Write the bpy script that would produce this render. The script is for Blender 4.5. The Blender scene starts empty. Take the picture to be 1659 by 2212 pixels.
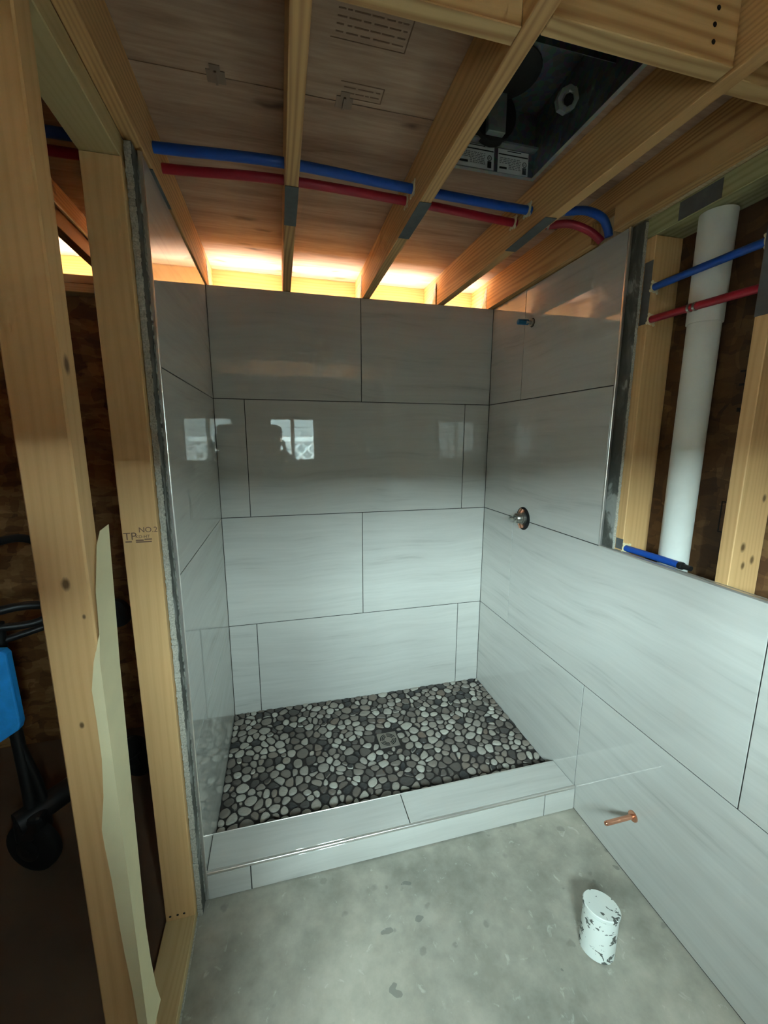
import bpy, bmesh, math, random
import numpy as np
from mathutils import Vector, Matrix

random.seed(7)
rng = np.random.default_rng(7)
SC = bpy.context.scene
COL = SC.collection

# ------------------------------------------------------------------ camera
cam_d = bpy.data.cameras.new('camera')
cam = bpy.data.objects.new('camera', cam_d)
COL.objects.link(cam)
SC.camera = cam
cam_d.sensor_fit = 'HORIZONTAL'
cam_d.sensor_width = 36.0
cam_d.lens = 881.8 / 1659 * 36.0
cam_d.clip_start = 0.02
CAM = Vector((0.3146, -2.2586, 1.631))
_r = Vector((0.96972685, -0.24418079, 0.00236216))
_u = Vector((0.04093265, 0.17207909, 0.98423234))
_f = Vector((0.24073711, 0.95433984, -0.17686469))
cam.matrix_world = Matrix(((_r.x, _u.x, -_f.x, CAM.x), (_r.y, _u.y, -_f.y, CAM.y), (_r.z, _u.z, -_f.z, CAM.z), (0, 0, 0, 1)))

# ------------------------------------------------------------------ world, light, exposure
SKY = 126.0
W = bpy.data.worlds.new('overcast_sky')
SC.world = W
W.use_nodes = True
wn = W.node_tree
wn.nodes.clear()
_tc = wn.nodes.new('ShaderNodeTexCoord')
_sx = wn.nodes.new('ShaderNodeSeparateXYZ')
_rp = wn.nodes.new('ShaderNodeValToRGB')
_bg = wn.nodes.new('ShaderNodeBackground')
_wo = wn.nodes.new('ShaderNodeOutputWorld')
_mr = wn.nodes.new('ShaderNodeMapRange')
_mr.inputs[1].default_value = -0.08
_mr.inputs[2].default_value = 0.08
wn.links.new(_tc.outputs['Generated'], _sx.inputs[0])
wn.links.new(_sx.outputs['Z'], _mr.inputs[0])
wn.links.new(_mr.outputs[0], _rp.inputs[0])
_rp.color_ramp.elements[0].color = (0.19, 0.187, 0.174, 1)
_rp.color_ramp.elements[1].color = (0.68, 0.94, 0.98, 1)
wn.links.new(_rp.outputs[0], _bg.inputs[0])
_bg.inputs[1].default_value = SKY
wn.links.new(_bg.outputs[0], _wo.inputs[0])
W.cycles.sampling_method = 'AUTOMATIC'


def portal(name, loc, sx, sy, rot):
    l = bpy.data.lights.new(name, 'AREA')
    l.shape = 'RECTANGLE'
    l.size, l.size_y = sx, sy
    l.cycles.is_portal = True
    o = bpy.data.objects.new(name, l)
    COL.objects.link(o)
    o.location = loc
    o.rotation_euler = rot
    return o


WINS = [(0.187, 0.75), (-1.0, -0.36)]  # second opening is an added, unseen window, put in for fill light
WZ0, WZ1 = 1.35, 1.885
for _a, _b in WINS:
    portal('window_daylight', ((_a + _b) / 2, -2.93, (WZ0 + WZ1) / 2), _b - _a, WZ1 - WZ0, (math.pi / 2, 0, 0))
portal('eave_daylight', (-0.45, 0.178, 2.30), 4.3, 0.114, (math.pi, 0, 0))
portal('eave_daylight', (-0.45, -3.005, 2.30), 4.3, 0.114, (math.pi, 0, 0))

SC.view_settings.view_transform = 'Standard'
SC.view_settings.look = 'None'
SC.view_settings.exposure = 0.68
SC.view_settings.gamma = 1.0
SC.view_settings.use_curve_mapping = False
SC.cycles.max_bounces = 6
SC.cycles.diffuse_bounces = 3
SC.cycles.glossy_bounces = 3
SC.cycles.adaptive_threshold = 0.1
SC.cycles.adaptive_min_samples = 24
SC.cycles.use_denoising = True
SC.cycles.caustics_reflective = False
SC.cycles.caustics_refractive = False
SC.cycles.sample_clamp_indirect = 12.0

# ------------------------------------------------------------------ node helpers


def srgb(r, g, b):
    def f(c):
        c /= 255
        return c / 12.92 if c <= 0.04045 else ((c + 0.055) / 1.055) ** 2.4
    return (f(r), f(g), f(b), 1)


class NT:
    def __init__(s, name):
        s.m = bpy.data.materials.new(name)
        s.m.use_nodes = True
        s.t = s.m.node_tree
        s.b = s.t.nodes['Principled BSDF']

    def n(s, typ, ins=None, **at):
        nd = s.t.nodes.new('ShaderNode' + typ)
        for k, v in at.items():
            setattr(nd, k, v)
        for k, v in (ins or {}).items():
            s.put(nd.inputs[k], v)
        return nd

    def put(s, sock, v):
        if isinstance(v, bpy.types.NodeSocket):
            s.t.links.new(v, sock)
        elif isinstance(v, bpy.types.Node):
            s.t.links.new(v.outputs[0], sock)
        else:
            sock.default_value = v

    def set(s, **kw):
        for k, v in kw.items():
            s.put(s.b.inputs[k.replace('_', ' ')], v)
        return s.m

    def obj(s, rand=0.0):
        c = s.n('TexCoord').outputs['Object']
        if rand:
            i = s.n('ObjectInfo').outputs['Random']
            k = s.n('Math', {0: i, 1: rand}, operation='MULTIPLY')
            c = s.n('VectorMath', {0: c, 1: k}, operation='ADD').outputs[0]
        return c

    def scale(s, v, sc):
        return s.n('VectorMath', {0: v, 1: sc}, operation='MULTIPLY').outputs[0]

    def noise(s, v, scale, detail=3.0, rough=0.5, dist=0.0):
        return s.n('TexNoise', {'Vector': v, 'Scale': scale, 'Detail': detail, 'Roughness': rough, 'Distortion': dist})

    def ramp(s, fac, *stops):
        r = s.n('ValToRGB', {0: fac})
        e = r.color_ramp.elements
        e[0].position, e[0].color = stops[0]
        e[1].position, e[1].color = stops[-1]
        for p, c in stops[1:-1]:
            x = e.new(p)
            x.color = c
        return r.outputs[0]

    def mix(s, f, a, b, mode='MIX'):
        x = s.n('Mix', data_type='RGBA', blend_type=mode)
        s.put(x.inputs[0], f)
        s.put(x.inputs[6], a)
        s.put(x.inputs[7], b)
        return x.outputs[2]

    def math(s, op, a, b=0.0):
        return s.n('Math', {0: a, 1: b}, operation=op).outputs[0]

    def bump(s, h, strength=0.3, dist=0.002):
        s.put(s.b.inputs['Normal'], s.n('Bump', {'Height': h, 'Strength': strength, 'Distance': dist}).outputs[0])


def g(v):
    return (v, v, v, 1)


AX = {'x': (1, 0, 0), 'y': (0, 1, 0), 'z': (0, 0, 1)}


def m_wood(name, axis, light, dark, knots=(), rings=0.008, cmix=0.75, rough=0.62):
    t = NT(name)
    c = t.obj(3.7)
    a = Vector(AX[axis])
    low = tuple(0.10 if v else 1.0 for v in a)
    mask = tuple(0.0 if v else 1.0 for v in a)
    wob = t.noise(t.scale(c, low), 7.0, 1.5, 0.55).outputs['Color']
    wob = t.n('VectorMath', {0: t.n('VectorMath', {0: wob, 1: (0.5, 0.5, 0.5)}, operation='SUBTRACT').outputs[0], 1: (0.11, 0.11, 0.11)}, operation='MULTIPLY').outputs[0]
    p = t.n('VectorMath', {0: t.n('TexCoord').outputs['Object'], 1: wob}, operation='ADD').outputs[0]
    rnd = t.n('ObjectInfo').outputs['Random']
    off = t.math('ADD', t.math('MULTIPLY', rnd, 0.09), 0.015)
    p = t.n('VectorMath', {0: p, 1: off}, operation='ADD').outputs[0]
    p = t.scale(p, mask)
    r = t.n('VectorMath', {0: p}, operation='LENGTH').outputs['Value']
    s = t.math('SINE', t.math('MULTIPLY', r, 2 * math.pi / rings))
    s = t.math('ADD', t.math('MULTIPLY', s, 0.5), 0.5)
    fib = t.noise(t.scale(c, tuple(3.0 if v else 160.0 for v in a)), 1.0, 2.0, 0.6).outputs['Fac']
    blot = t.noise(t.scale(c, low), 5.0, 1.0).outputs['Fac']
    f = t.math('MULTIPLY', t.math('POWER', s, 1.6), cmix)
    f = t.math('ADD', t.math('MULTIPLY', f, t.math('ADD', t.math('MULTIPLY', blot, 1.2), 0.0)), t.math('MULTIPLY', t.math('SUBTRACT', fib, 0.5), 0.55))
    col = t.ramp(f, (0.0, light), (0.95, dark))
    col = t.mix(t.math('MULTIPLY', blot, 0.25), col, tuple(x * 0.75 for x in dark[:3]) + (1,))
    kd = tuple(x * 0.22 for x in dark[:3]) + (1,)
    for (kx, ky, kz, kr) in knots:
        d = t.n('VectorMath', {0: t.n('VectorMath', {0: t.n('VectorMath', {0: t.n('TexCoord').outputs['Object'], 1: (kx, ky, kz)}, operation='SUBTRACT').outputs[0], 1: tuple(0.6 if v else 1.0 for v in a)}, operation='MULTIPLY').outputs[0]}, operation='LENGTH').outputs['Value']
        w2 = t.math('ADD', d, t.math('MULTIPLY', t.math('SUBTRACT', fib, 0.5), kr * 0.5))
        mr = t.n('MapRange', {0: w2, 1: kr * 0.45, 2: kr * 1.1, 3: 0.9, 4: 0.0})
        col = t.mix(mr.outputs[0], col, kd)
    return t.set(Base_Color=col, Roughness=rough)


def m_plain(name, col, rough=0.5, metal=0.0, var=0.0, vs=20.0, spec=0.5, bump=0.0):
    t = NT(name)
    c = col
    if var:
        nz = t.noise(t.obj(5.0), vs, 4.0, 0.6).outputs['Fac']
        c = t.mix(t.n('MapRange', {0: nz, 1: 0.3, 2: 0.7}).outputs[0], tuple(x * (1 - var) for x in col[:3]) + (1,), tuple(min(1, x * (1 + var)) for x in col[:3]) + (1,))
        if bump:
            t.bump(nz, bump, 0.002)
    return t.set(Base_Color=c, Roughness=rough, Metallic=metal, Specular_IOR_Level=spec)


def m_tile(name, axis):
    t = NT(name)
    c = t.obj(23.0)
    sc = {'x': (0.7, 9, 9), 'y': (9, 0.7, 9)}[axis]
    wv = t.noise(c, 2.0, 1.0).outputs['Color']
    cc = t.n('VectorMath', {0: c, 1: t.scale(wv, (0.05, 0.05, 0.09))}, operation='ADD').outputs[0]
    n1 = t.noise(t.scale(cc, sc), 2.2, 4.0, 0.62).outputs['Fac']
    n2 = t.noise(t.scale(cc, tuple(x * 4 if x > 1 else x for x in sc)), 2.0, 2.0, 0.5).outputs['Fac']
    f = t.math('ADD', t.math('MULTIPLY', n1, 0.7), t.math('MULTIPLY', n2, 0.3))
    col = t.ramp(f, (0.30, srgb(176, 172, 165)), (0.41, srgb(190, 187, 180)), (0.60, srgb(198, 195, 188)), (0.75, srgb(191, 187, 179)))
    h = t.noise(c, 3.0, 1.0).outputs['Fac']
    t.bump(h, 0.06, 0.002)
    return t.set(Base_Color=col, Roughness=0.025, IOR=1.5)


def m_concrete(name):
    t = NT(name)
    c = t.obj()
    a = t.noise(c, 1.6, 4.0, 0.6).outputs['Fac']
    b = t.noise(c, 9.0, 5.0, 0.65).outputs['Fac']
    col = t.ramp(a, (0.36, srgb(134, 130, 118)), (0.50, srgb(164, 157, 143)), (0.66, srgb(186, 177, 160)))
    col = t.mix(0.35, col, t.ramp(b, (0.35, srgb(108, 108, 98)), (0.65, srgb(186, 180, 166))))
    # dark drips
    v = t.n('TexVoronoi', {'Vector': t.n('VectorMath', {0: c, 1: t.scale(t.noise(c, 14.0, 2.0).outputs['Color'], (0.09, 0.09, 0.0))}, operation='ADD').outputs[0], 'Scale': 7.5})
    sz = t.math('MULTIPLY', t.n('SeparateColor', {0: v.outputs['Color']}).outputs[0], 0.30)
    sp = t.math('LESS_THAN', v.outputs['Distance'], t.math('SUBTRACT', sz, 0.08))
    col = t.mix(t.math('MULTIPLY', sp, 0.5), col, srgb(88, 92, 88))
    v = t.n('TexVoronoi', {'Vector': t.n('VectorMath', {0: c, 1: t.scale(t.noise(c, 30.0, 2.0).outputs['Color'], (0.03, 0.03, 0.0))}, operation='ADD').outputs[0], 'Scale': 17.0})
    sz = t.math('MULTIPLY', t.n('SeparateColor', {0: v.outputs['Color']}).outputs[0], 0.34)
    sp = t.n('MapRange', {0: t.math('SUBTRACT', t.math('SUBTRACT', sz, 0.1), v.outputs['Distance']), 1: -0.03, 2: 0.06}).outputs[0]
    col = t.mix(t.math('MULTIPLY', sp, 0.33), col, srgb(84, 86, 80))
    # chalky scuffs
    w = t.noise(t.scale(c, (30.0, 24.0, 1)), 1.0, 4.0, 0.6, 0.6).outputs['Fac']
    ws = t.n('MapRange', {0: w, 1: 0.63, 2: 0.72}).outputs[0]
    col = t.mix(t.math('MULTIPLY', ws, 0.4), col, srgb(214, 211, 200))
    return t.set(Base_Color=col, Roughness=0.55)


def m_deck(name):
    t = NT(name)
    c = t.obj(2.0)
    n1 = t.noise(t.scale(c, (0.9, 9, 1)), 1.8, 4.0, 0.65, 0.4).outputs['Fac']
    n2 = t.noise(t.scale(c, (5.0, 60, 1)), 1.5, 4.0, 0.6).outputs['Fac']
    col = t.ramp(n1, (0.28, srgb(140, 104, 82)), (0.48, srgb(182, 146, 120)), (0.7, srgb(200, 166, 140)))
    col = t.mix(0.3, col, t.ramp(n2, (0.3, srgb(128, 94, 74)), (0.7, srgb(208, 178, 152))))
    v = t.n('TexVoronoi', {'Vector': t.scale(t.n('VectorMath', {0: c, 1: t.scale(t.noise(c, 9.0, 2.0).outputs['Color'], (0.12, 0.06, 0))}, operation='ADD').outputs[0], (2.6, 8.0, 1)), 'Scale': 1.6})
    k = t.n('MapRange', {0: v.outputs['Distance'], 1: 0.04, 2: 0.22, 3: 0.8, 4: 0.0}).outputs[0]
    sel = t.math('GREATER_THAN', t.n('SeparateColor', {0: v.outputs['Color']}).outputs[1], 0.45)
    col = t.mix(t.math('MULTIPLY', k, sel), col, srgb(66, 36, 24))
    return t.set(Base_Color=col, Roughness=0.65)


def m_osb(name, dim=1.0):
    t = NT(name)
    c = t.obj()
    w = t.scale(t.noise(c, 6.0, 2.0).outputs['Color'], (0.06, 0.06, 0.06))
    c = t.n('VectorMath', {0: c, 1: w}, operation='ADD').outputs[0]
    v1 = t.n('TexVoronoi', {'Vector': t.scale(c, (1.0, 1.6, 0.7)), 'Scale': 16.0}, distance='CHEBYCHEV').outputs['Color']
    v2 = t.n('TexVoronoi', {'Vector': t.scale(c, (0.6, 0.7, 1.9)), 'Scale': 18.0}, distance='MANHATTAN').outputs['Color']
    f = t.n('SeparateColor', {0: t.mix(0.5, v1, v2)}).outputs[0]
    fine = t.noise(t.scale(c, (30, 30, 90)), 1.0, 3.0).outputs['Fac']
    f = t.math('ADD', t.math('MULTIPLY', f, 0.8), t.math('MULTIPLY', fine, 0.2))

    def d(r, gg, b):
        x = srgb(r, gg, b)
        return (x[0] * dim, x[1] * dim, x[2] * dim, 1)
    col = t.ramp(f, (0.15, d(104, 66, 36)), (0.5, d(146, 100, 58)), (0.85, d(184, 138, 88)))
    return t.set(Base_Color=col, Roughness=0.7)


def m_pebble(name, island):
    t = NT(name)
    r = t.n('NewGeometry').outputs['Random Per Island'] if island else t.n('ObjectInfo').outputs['Random']
    col = t.ramp(r, (0.0, srgb(40, 40, 42)), (0.12, srgb(74, 68, 64)), (0.30, srgb(104, 94, 86)), (0.48, srgb(130, 120, 110)), (0.62, srgb(160, 152, 142)), (0.82, srgb(186, 180, 168)), (1.0, srgb(112, 96, 84)))
    c = t.obj(40.0)
    nz = t.noise(t.scale(c, (60, 160, 60)), 1.0, 3.0, 0.6).outputs['Fac']
    col = t.mix(t.n('MapRange', {0: nz, 1: 0.45, 2: 0.75, 3: 0.0, 4: 0.35}).outputs[0], col, srgb(100, 92, 84))
    return t.set(Base_Color=col, Roughness=0.34)


def m_galv(name, base=150, rough=0.38):
    t = NT(name)
    v = t.n('TexVoronoi', {'Vector': t.obj(1.0), 'Scale': 60.0}).outputs['Color']
    col = t.mix(0.12, srgb(base, base + 4, base + 4), v)
    return t.set(Base_Color=col, Roughness=rough, Metallic=0.6)


def m_stubpaint(name):
    t = NT(name)
    c = t.obj()
    n1 = t.noise(t.scale(c, (22, 22, 40)), 1.0, 4.0, 0.6, 0.8).outputs['Fac']
    n2 = t.noise(c, 60.0, 3.0, 0.6).outputs['Fac']
    sepz = t.n('SeparateXYZ', {0: c}).outputs['Z']
    low = t.n('MapRange', {0: sepz, 1: -0.08, 2: -0.03, 3: 0.13, 4: 0.0}).outputs[0]
    m = t.math('GREATER_THAN', t.math('ADD', t.math('ADD', t.math('MULTIPLY', n1, 0.75), t.math('MULTIPLY', n2, 0.25)), low), 0.562)
    col = t.mix(m, srgb(226, 228, 220), srgb(92, 92, 86))
    return t.set(Base_Color=col, Roughness=0.6)


def m_board(name):
    t = NT(name)
    c = t.obj(2.0)
    n1 = t.noise(t.scale(c, (1, 1, 0.35)), 16.0, 4.0, 0.6, 1.2).outputs['Fac']
    col = t.ramp(n1, (0.40, srgb(74, 74, 68)), (0.54, srgb(96, 95, 88)), (0.60, srgb(150, 150, 144)), (0.8, srgb(168, 168, 162)))
    t.bump(n1, 0.3, 0.002)
    return t.set(Base_Color=col, Roughness=0.8)


def m_glass(name):
    t = NT(name)
    t.t.nodes.remove(t.b)
    tr = t.n('BsdfTransparent')
    gl = t.n('BsdfGlossy', {'Roughness': 0.02})
    mx = t.n('MixShader', {0: 0.05, 1: tr.outputs[0], 2: gl.outputs[0]})
    t.t.links.new(mx.outputs[0], t.t.nodes['Material Output'].inputs[0])
    return t.m


PINE_L, PINE_D = srgb(214, 178, 126), srgb(168, 120, 70)
SPF_L, SPF_D = srgb(226, 182, 126), srgb(192, 140, 82)
M = dict(
    joist=m_wood('pine_joist', 'y', srgb(230, 180, 120), srgb(166, 108, 54), rings=0.014, cmix=0.75),
    block=m_wood('pine_block', 'x', srgb(232, 192, 134), srgb(172, 116, 58), rings=0.022, cmix=0.9),
    rim=m_wood('pine_rim', 'x', srgb(232, 206, 164), srgb(208, 172, 126), rings=0.014),
    stud=m_wood('spruce_stud', 'z', SPF_L, SPF_D, rings=0.016, cmix=0.35),
    plate=m_wood('spruce_plate', 'y', srgb(206, 180, 130), srgb(178, 146, 94), rings=0.012, cmix=0.5),
    treated=m_wood('treated_plate', 'y', srgb(184, 178, 132), srgb(128, 122, 72), rings=0.014),
    tile_x=m_tile('tile_glaze_x', 'x'), tile_y=m_tile('tile_glaze_y', 'y'),
    grout=m_plain('dark_grout', srgb(54, 50, 48), 0.85),
    pgrout=m_plain('pebble_grout', srgb(40, 34, 31), 0.8, var=0.2, vs=60),
    concrete=m_concrete('slab_concrete'), deck=m_deck('plywood_deck'), osb=m_osb('osb_sheathing'), osbd=m_osb('osb_shaded', 0.42),  # last OSB is a shaded copy, the open bay's shade put into its colour
    pebble=m_pebble('pebble_one', False), pebbles=m_pebble('pebble_many', True),
    galv=m_galv('galvanised_steel', 176, 0.5), trim=m_plain('brushed_trim', srgb(226, 220, 214), 0.28, 0.85),
    drain=m_plain('nickel_drain', srgb(150, 142, 134), 0.35, 0.9), black=m_plain('black_void', srgb(10, 10, 10), 0.8),
    board=m_board('cement_board'), boardedge=m_plain('cement_board_edge', srgb(176, 172, 160), 0.95, var=0.35, vs=220, bump=0.8),
    thinset=m_plain('thinset_mortar', srgb(150, 148, 138), 0.9, var=0.2, vs=90, bump=0.4),
    blue=m_plain('blue_tubing', srgb(20, 78, 170), 0.42), red=m_plain('red_tubing', srgb(164, 22, 44), 0.42),
    cream=m_plain('cream_plastic', srgb(226, 212, 170), 0.5), white=m_plain('white_vinyl', srgb(228, 230, 228), 0.4),
    pvc=m_plain('white_pipe', srgb(222, 222, 214), 0.6, var=0.05, vs=8, spec=0.12), tape=m_plain('grey_plate', srgb(96, 98, 98), 0.6, 0.15, var=0.15, vs=30),
    ink=m_plain('stamp_ink', srgb(126, 94, 74), 0.8), inkk=m_plain('black_ink', srgb(24, 16, 12), 0.8),
    copper=m_plain('copper_pipe', srgb(224, 160, 130), 0.25, 0.9), brass=m_plain('valve_metal', srgb(170, 168, 160), 0.28, 0.95),
    bcap=m_plain('blue_cap', srgb(24, 104, 150), 0.4), stub=m_stubpaint('painted_pipe'),
    paper=m_plain('cream_paper', srgb(226, 212, 170), 0.75, var=0.06, vs=6), label=m_plain('label_white', srgb(240, 243, 244), 0.6),
    labelink=m_plain('label_ink', srgb(40, 44, 48), 0.7), labelgrey=m_plain('label_text', srgb(140, 146, 150), 0.7),
    darkbox=m_plain('fan_dark', srgb(40, 36, 34), 0.6), blackm=m_plain('black_metal', srgb(26, 25, 25), 0.45),
    rubber=m_plain('black_rubber', srgb(18, 17, 17), 0.75), bluebag=m_plain('blue_fabric', srgb(40, 160, 245), 0.7, var=0.12, vs=30),
    skin=m_plain('skin', srgb(196, 148, 122), 0.55), shirt=m_plain('shirt_cloth', srgb(58, 60, 66), 0.85, var=0.1, vs=40), jeans=m_plain('trouser_cloth', srgb(52, 62, 84), 0.85, var=0.1, vs=60),
    shoe=m_plain('boot_leather', srgb(60, 46, 36), 0.6), cap=m_plain('cap_cloth', srgb(46, 46, 50), 0.85), hair=m_plain('hair_dark', srgb(52, 40, 32), 0.7),
    glass=m_glass('window_glass'), siding=m_plain('grey_siding', srgb(66, 68, 66), 0.7), lattice=m_plain('lattice_wood', srgb(136, 140, 138), 0.6), grass=m_plain('dry_grass', srgb(112, 109, 96), 0.95, var=0.25, vs=4),
    clip=m_plain('dull_clip', srgb(150, 126, 108), 0.5, 0.3), galvd=m_galv('dark_galvanised', 112, 0.4),
    brown=m_plain('brown_hardboard', srgb(104, 84, 66), 0.7, var=0.15, vs=3),
    phone=m_plain('phone_shell', srgb(30, 30, 34), 0.3),
)

# ------------------------------------------------------------------ mesh helpers
WLOC = {}


def tag(o, label=None, cat=None, group=None, kind=None):
    for k, v in (('label', label), ('category', cat), ('group', group), ('kind', kind)):
        if v:
            o[k] = v
    return o


def empty(name, loc=(0, 0, 0), parent=None):
    o = bpy.data.objects.new(name, None)
    o.empty_display_size = 0.05
    COL.objects.link(o)
    WLOC[o] = Vector(loc)
    o.location = Vector(loc) - (WLOC[parent] if parent else Vector())
    o.parent = parent
    return o


def mk(name, bm, mat, parent=None, smooth=False, origin=None):
    """link a bmesh given in world coordinates as one mesh object"""
    vs = [v.co for v in bm.verts]
    if origin is None:
        lo = Vector((min(v.x for v in vs), min(v.y for v in vs), min(v.z for v in vs)))
        hi = Vector((max(v.x for v in vs), max(v.y for v in vs), max(v.z for v in vs)))
        origin = (lo + hi) / 2
        if parent is None:
            origin.z = lo.z
    origin = Vector(origin)
    bmesh.ops.translate(bm, verts=bm.verts, vec=-origin)
    bmesh.ops.recalc_face_normals(bm, faces=bm.faces)
    me = bpy.data.meshes.new(name)
    if smooth:
        for f in bm.faces:
            f.smooth = True
    anys = any(f.smooth for f in bm.faces)
    bm.to_mesh(me)
    bm.free()
    if anys:
        me.set_sharp_from_angle(angle=0.75)
    for m in (mat if isinstance(mat, (list, tuple)) else [mat]):
        me.materials.append(m)
    o = bpy.data.objects.new(name, me)
    COL.objects.link(o)
    WLOC[o] = origin
    o.parent = parent
    o.location = origin - (WLOC[parent] if parent else Vector())
    return o


def box(bm, x0, x1, y0, y1, z0, z1, bev=0.0, seg=1, mi=0):
    x0, x1 = min(x0, x1), max(x0, x1)
    y0, y1 = min(y0, y1), max(y0, y1)
    z0, z1 = min(z0, z1), max(z0, z1)
    vs = [bm.verts.new((x, y, z)) for x in (x0, x1) for y in (y0, y1) for z in (z0, z1)]
    fs = [bm.faces.new([vs[i] for i in q]) for q in ((0, 1, 3, 2), (4, 6, 7, 5), (0, 4, 5, 1), (2, 3, 7, 6), (0, 2, 6, 4), (1, 5, 7, 3))]
    for f in fs:
        f.material_index = mi
    if bev:
        es = list({e for f in fs for e in f.edges})
        bmesh.ops.bevel(bm, geom=es, offset=bev, segments=seg, affect='EDGES', profile=0.5)
    return bm


def B(*a, **k):
    return box(bmesh.new(), *a, **k)


def prism(bm, pts, d, bev=0.0):
    """polygon (3-D points) extruded by vector d"""
    a = [bm.verts.new(p) for p in pts]
    b = [bm.verts.new(Vector(p) + Vector(d)) for p in pts]
    n = len(a)
    fs = [bm.faces.new(a), bm.faces.new(b[::-1])]
    for i in range(n):
        fs.append(bm.faces.new((a[i], b[i], b[(i + 1) % n], a[(i + 1) % n])))
    if bev:
        bmesh.ops.bevel(bm, geom=list({e for f in fs[:2] for e in f.edges}), offset=bev, segments=2, affect='EDGES', profile=0.5)
    return bm


def frame(d):
    d = Vector(d).normalized()
    a = Vector((0, 0, 1)) if abs(d.z) < 0.9 else Vector((1, 0, 0))
    x = d.cross(a).normalized()
    return x, d.cross(x).normalized()


def smooth_path(pts, n=6):
    P = [Vector(p) for p in pts]
    out = []
    for i in range(len(P) - 1):
        p0, p1, p2, p3 = P[max(i - 1, 0)], P[i], P[i + 1], P[min(i + 2, len(P) - 1)]
        for k in range(n):
            t = k / n
            out.append(0.5 * ((2 * p1) + (p2 - p0) * t + (2 * p0 - 5 * p1 + 4 * p2 - p3) * t * t + (3 * p1 - p0 - 3 * p2 + p3) * t ** 3))
    return out + [P[-1]]


def tube(bm, pts, r, n=12, cap=True, radii=None):
    pts = [Vector(p) for p in pts]
    rings = []
    x = None
    for i, p in enumerate(pts):
        d = (pts[min(i + 1, len(pts) - 1)] - pts[max(i - 1, 0)]).normalized()
        if x is None:
            x, y = frame(d)
        else:
            x = (x - d * x.dot(d)).normalized()
            y = d.cross(x)
        rr = radii[i] if radii else r
        rings.append([bm.verts.new(p + rr * (math.cos(2 * math.pi * k / n) * x + math.sin(2 * math.pi * k / n) * y)) for k in range(n)])
    for a, b in zip(rings, rings[1:]):
        for k in range(n):
            f = bm.faces.new((a[k], a[(k + 1) % n], b[(k + 1) % n], b[k]))
            f.smooth = True
    if cap:
        bm.faces.new(rings[0])
        bm.faces.new(rings[-1][::-1])
    return bm


def T(pts, r, n=12, **k):
    return tube(bmesh.new(), pts, r, n, **k)


def lathe(bm, c, axis, prof, n=24):
    """prof: list of (distance along axis, radius)"""
    c, d = Vector(c), Vector(axis).normalized()
    pts = [c + d * a for a, _ in prof]
    x, y = frame(d)
    rings = []
    for (a, r) in prof:
        rings.append([bm.verts.new(c + d * a + max(r, 1e-5) * (math.cos(2 * math.pi * k / n) * x + math.sin(2 * math.pi * k / n) * y)) for k in range(n)])
    for p, q in zip(rings, rings[1:]):
        for k in range(n):
            bm.faces.new((p[k], p[(k + 1) % n], q[(k + 1) % n], q[k]))
    bm.faces.new(rings[0])
    bm.faces.new(rings[-1][::-1])
    return bm


def text_bm(txt, size, origin, right, up, depth=0.0002):
    cu = bpy.data.curves.new('lettering', 'FONT')
    cu.body = txt
    cu.size = size
    cu.extrude = depth
    ob = bpy.data.objects.new('lettering', cu)
    COL.objects.link(ob)
    me = bpy.data.meshes.new_from_object(ob.evaluated_get(bpy.context.evaluated_depsgraph_get()))
    bpy.data.objects.remove(ob)
    right, up = Vector(right).normalized(), Vector(up).normalized()
    nn = right.cross(up)
    mw = Matrix(((right.x, up.x, nn.x, origin[0]), (right.y, up.y, nn.y, origin[1]), (right.z, up.z, nn.z, origin[2]), (0, 0, 0, 1)))
    me.transform(mw)
    bm = bmesh.new()
    bm.from_mesh(me)
    bpy.data.meshes.remove(me)
    return bm


# ------------------------------------------------------------------ dimensions (metres)
SW = 1.524          # shower width, left tile face x = 0
ZP = 0.058          # pebble floor
ZJ = (0.6036, 1.2156, 1.8276)
ZT = 2.3565         # top of tile
YE = -0.9425        # front edge of the tall tiled walls
YC0, YC1, HC = -0.949, -0.794, 0.116
JB, DK = 2.36, 2.51  # joist bottoms, underside of deck
G = 0.0019          # half grout joint

# ------------------------------------------------------------------ structure: floor and rear room
floor = tag(mk('floor', B(-2.7, 1.665, -2.95, 0.10, -0.12, 0.0), M['concrete']), kind='structure')

tag(mk('floor', B(-2.7, -0.122, -1.949, 0.0975, 0.0002, 0.004), M['brown']), kind='structure')

# ceiling: plywood roof deck carried by joists
ceil = tag(empty('ceiling', (0.4, -1.2, DK)), kind='structure')
FX0, FX1, FY0, FY1 = 0.812, 1.188, -1.42, -0.858
mk('plywood_sheet', prism(bmesh.new(), [(-2.7, 0.26, DK), (1.8, 0.26, DK), (1.8, -1.009, DK), (FX1, -1.009, DK), (FX1, FY1, DK), (FX0, FY1, DK), (FX0, -1.009, DK), (-2.7, -1.009, DK)], (0, 0, 0.015)), M['deck'], ceil)
mk('plywood_sheet', prism(bmesh.new(), [(-2.7, -1.012, DK), (FX0, -1.012, DK), (FX0, FY0, DK), (FX1, FY0, DK), (FX1, -1.012, DK), (1.8, -1.012, DK), (1.8, -2.232, DK), (-2.7, -2.232, DK)], (0, 0, 0.015)), M['deck'], ceil)
mk('plywood_sheet', B(-2.7, 1.8, -3.09, -2.235, DK, DK + 0.015), M['deck'], ceil)
mk('roof_felt', B(-2.75, 1.85, -3.1, 0.27, DK + 0.2, DK + 0.21), M['black'], ceil)
for s in (0.199, 0.517):
    b = B(s - 0.022, s + 0.022, -1.030, -0.992, DK - 0.002, DK - 0.0005)
    box(b, s - 0.012, s + 0.012, -1.046, -1.030, DK - 0.002, DK - 0.0005)
    box(b, s - 0.003, s + 0.003, -1.030, -0.992, DK - 0.006, DK - 0.002)
    mk('panel_clip', b, M['clip'], ceil)
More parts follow.
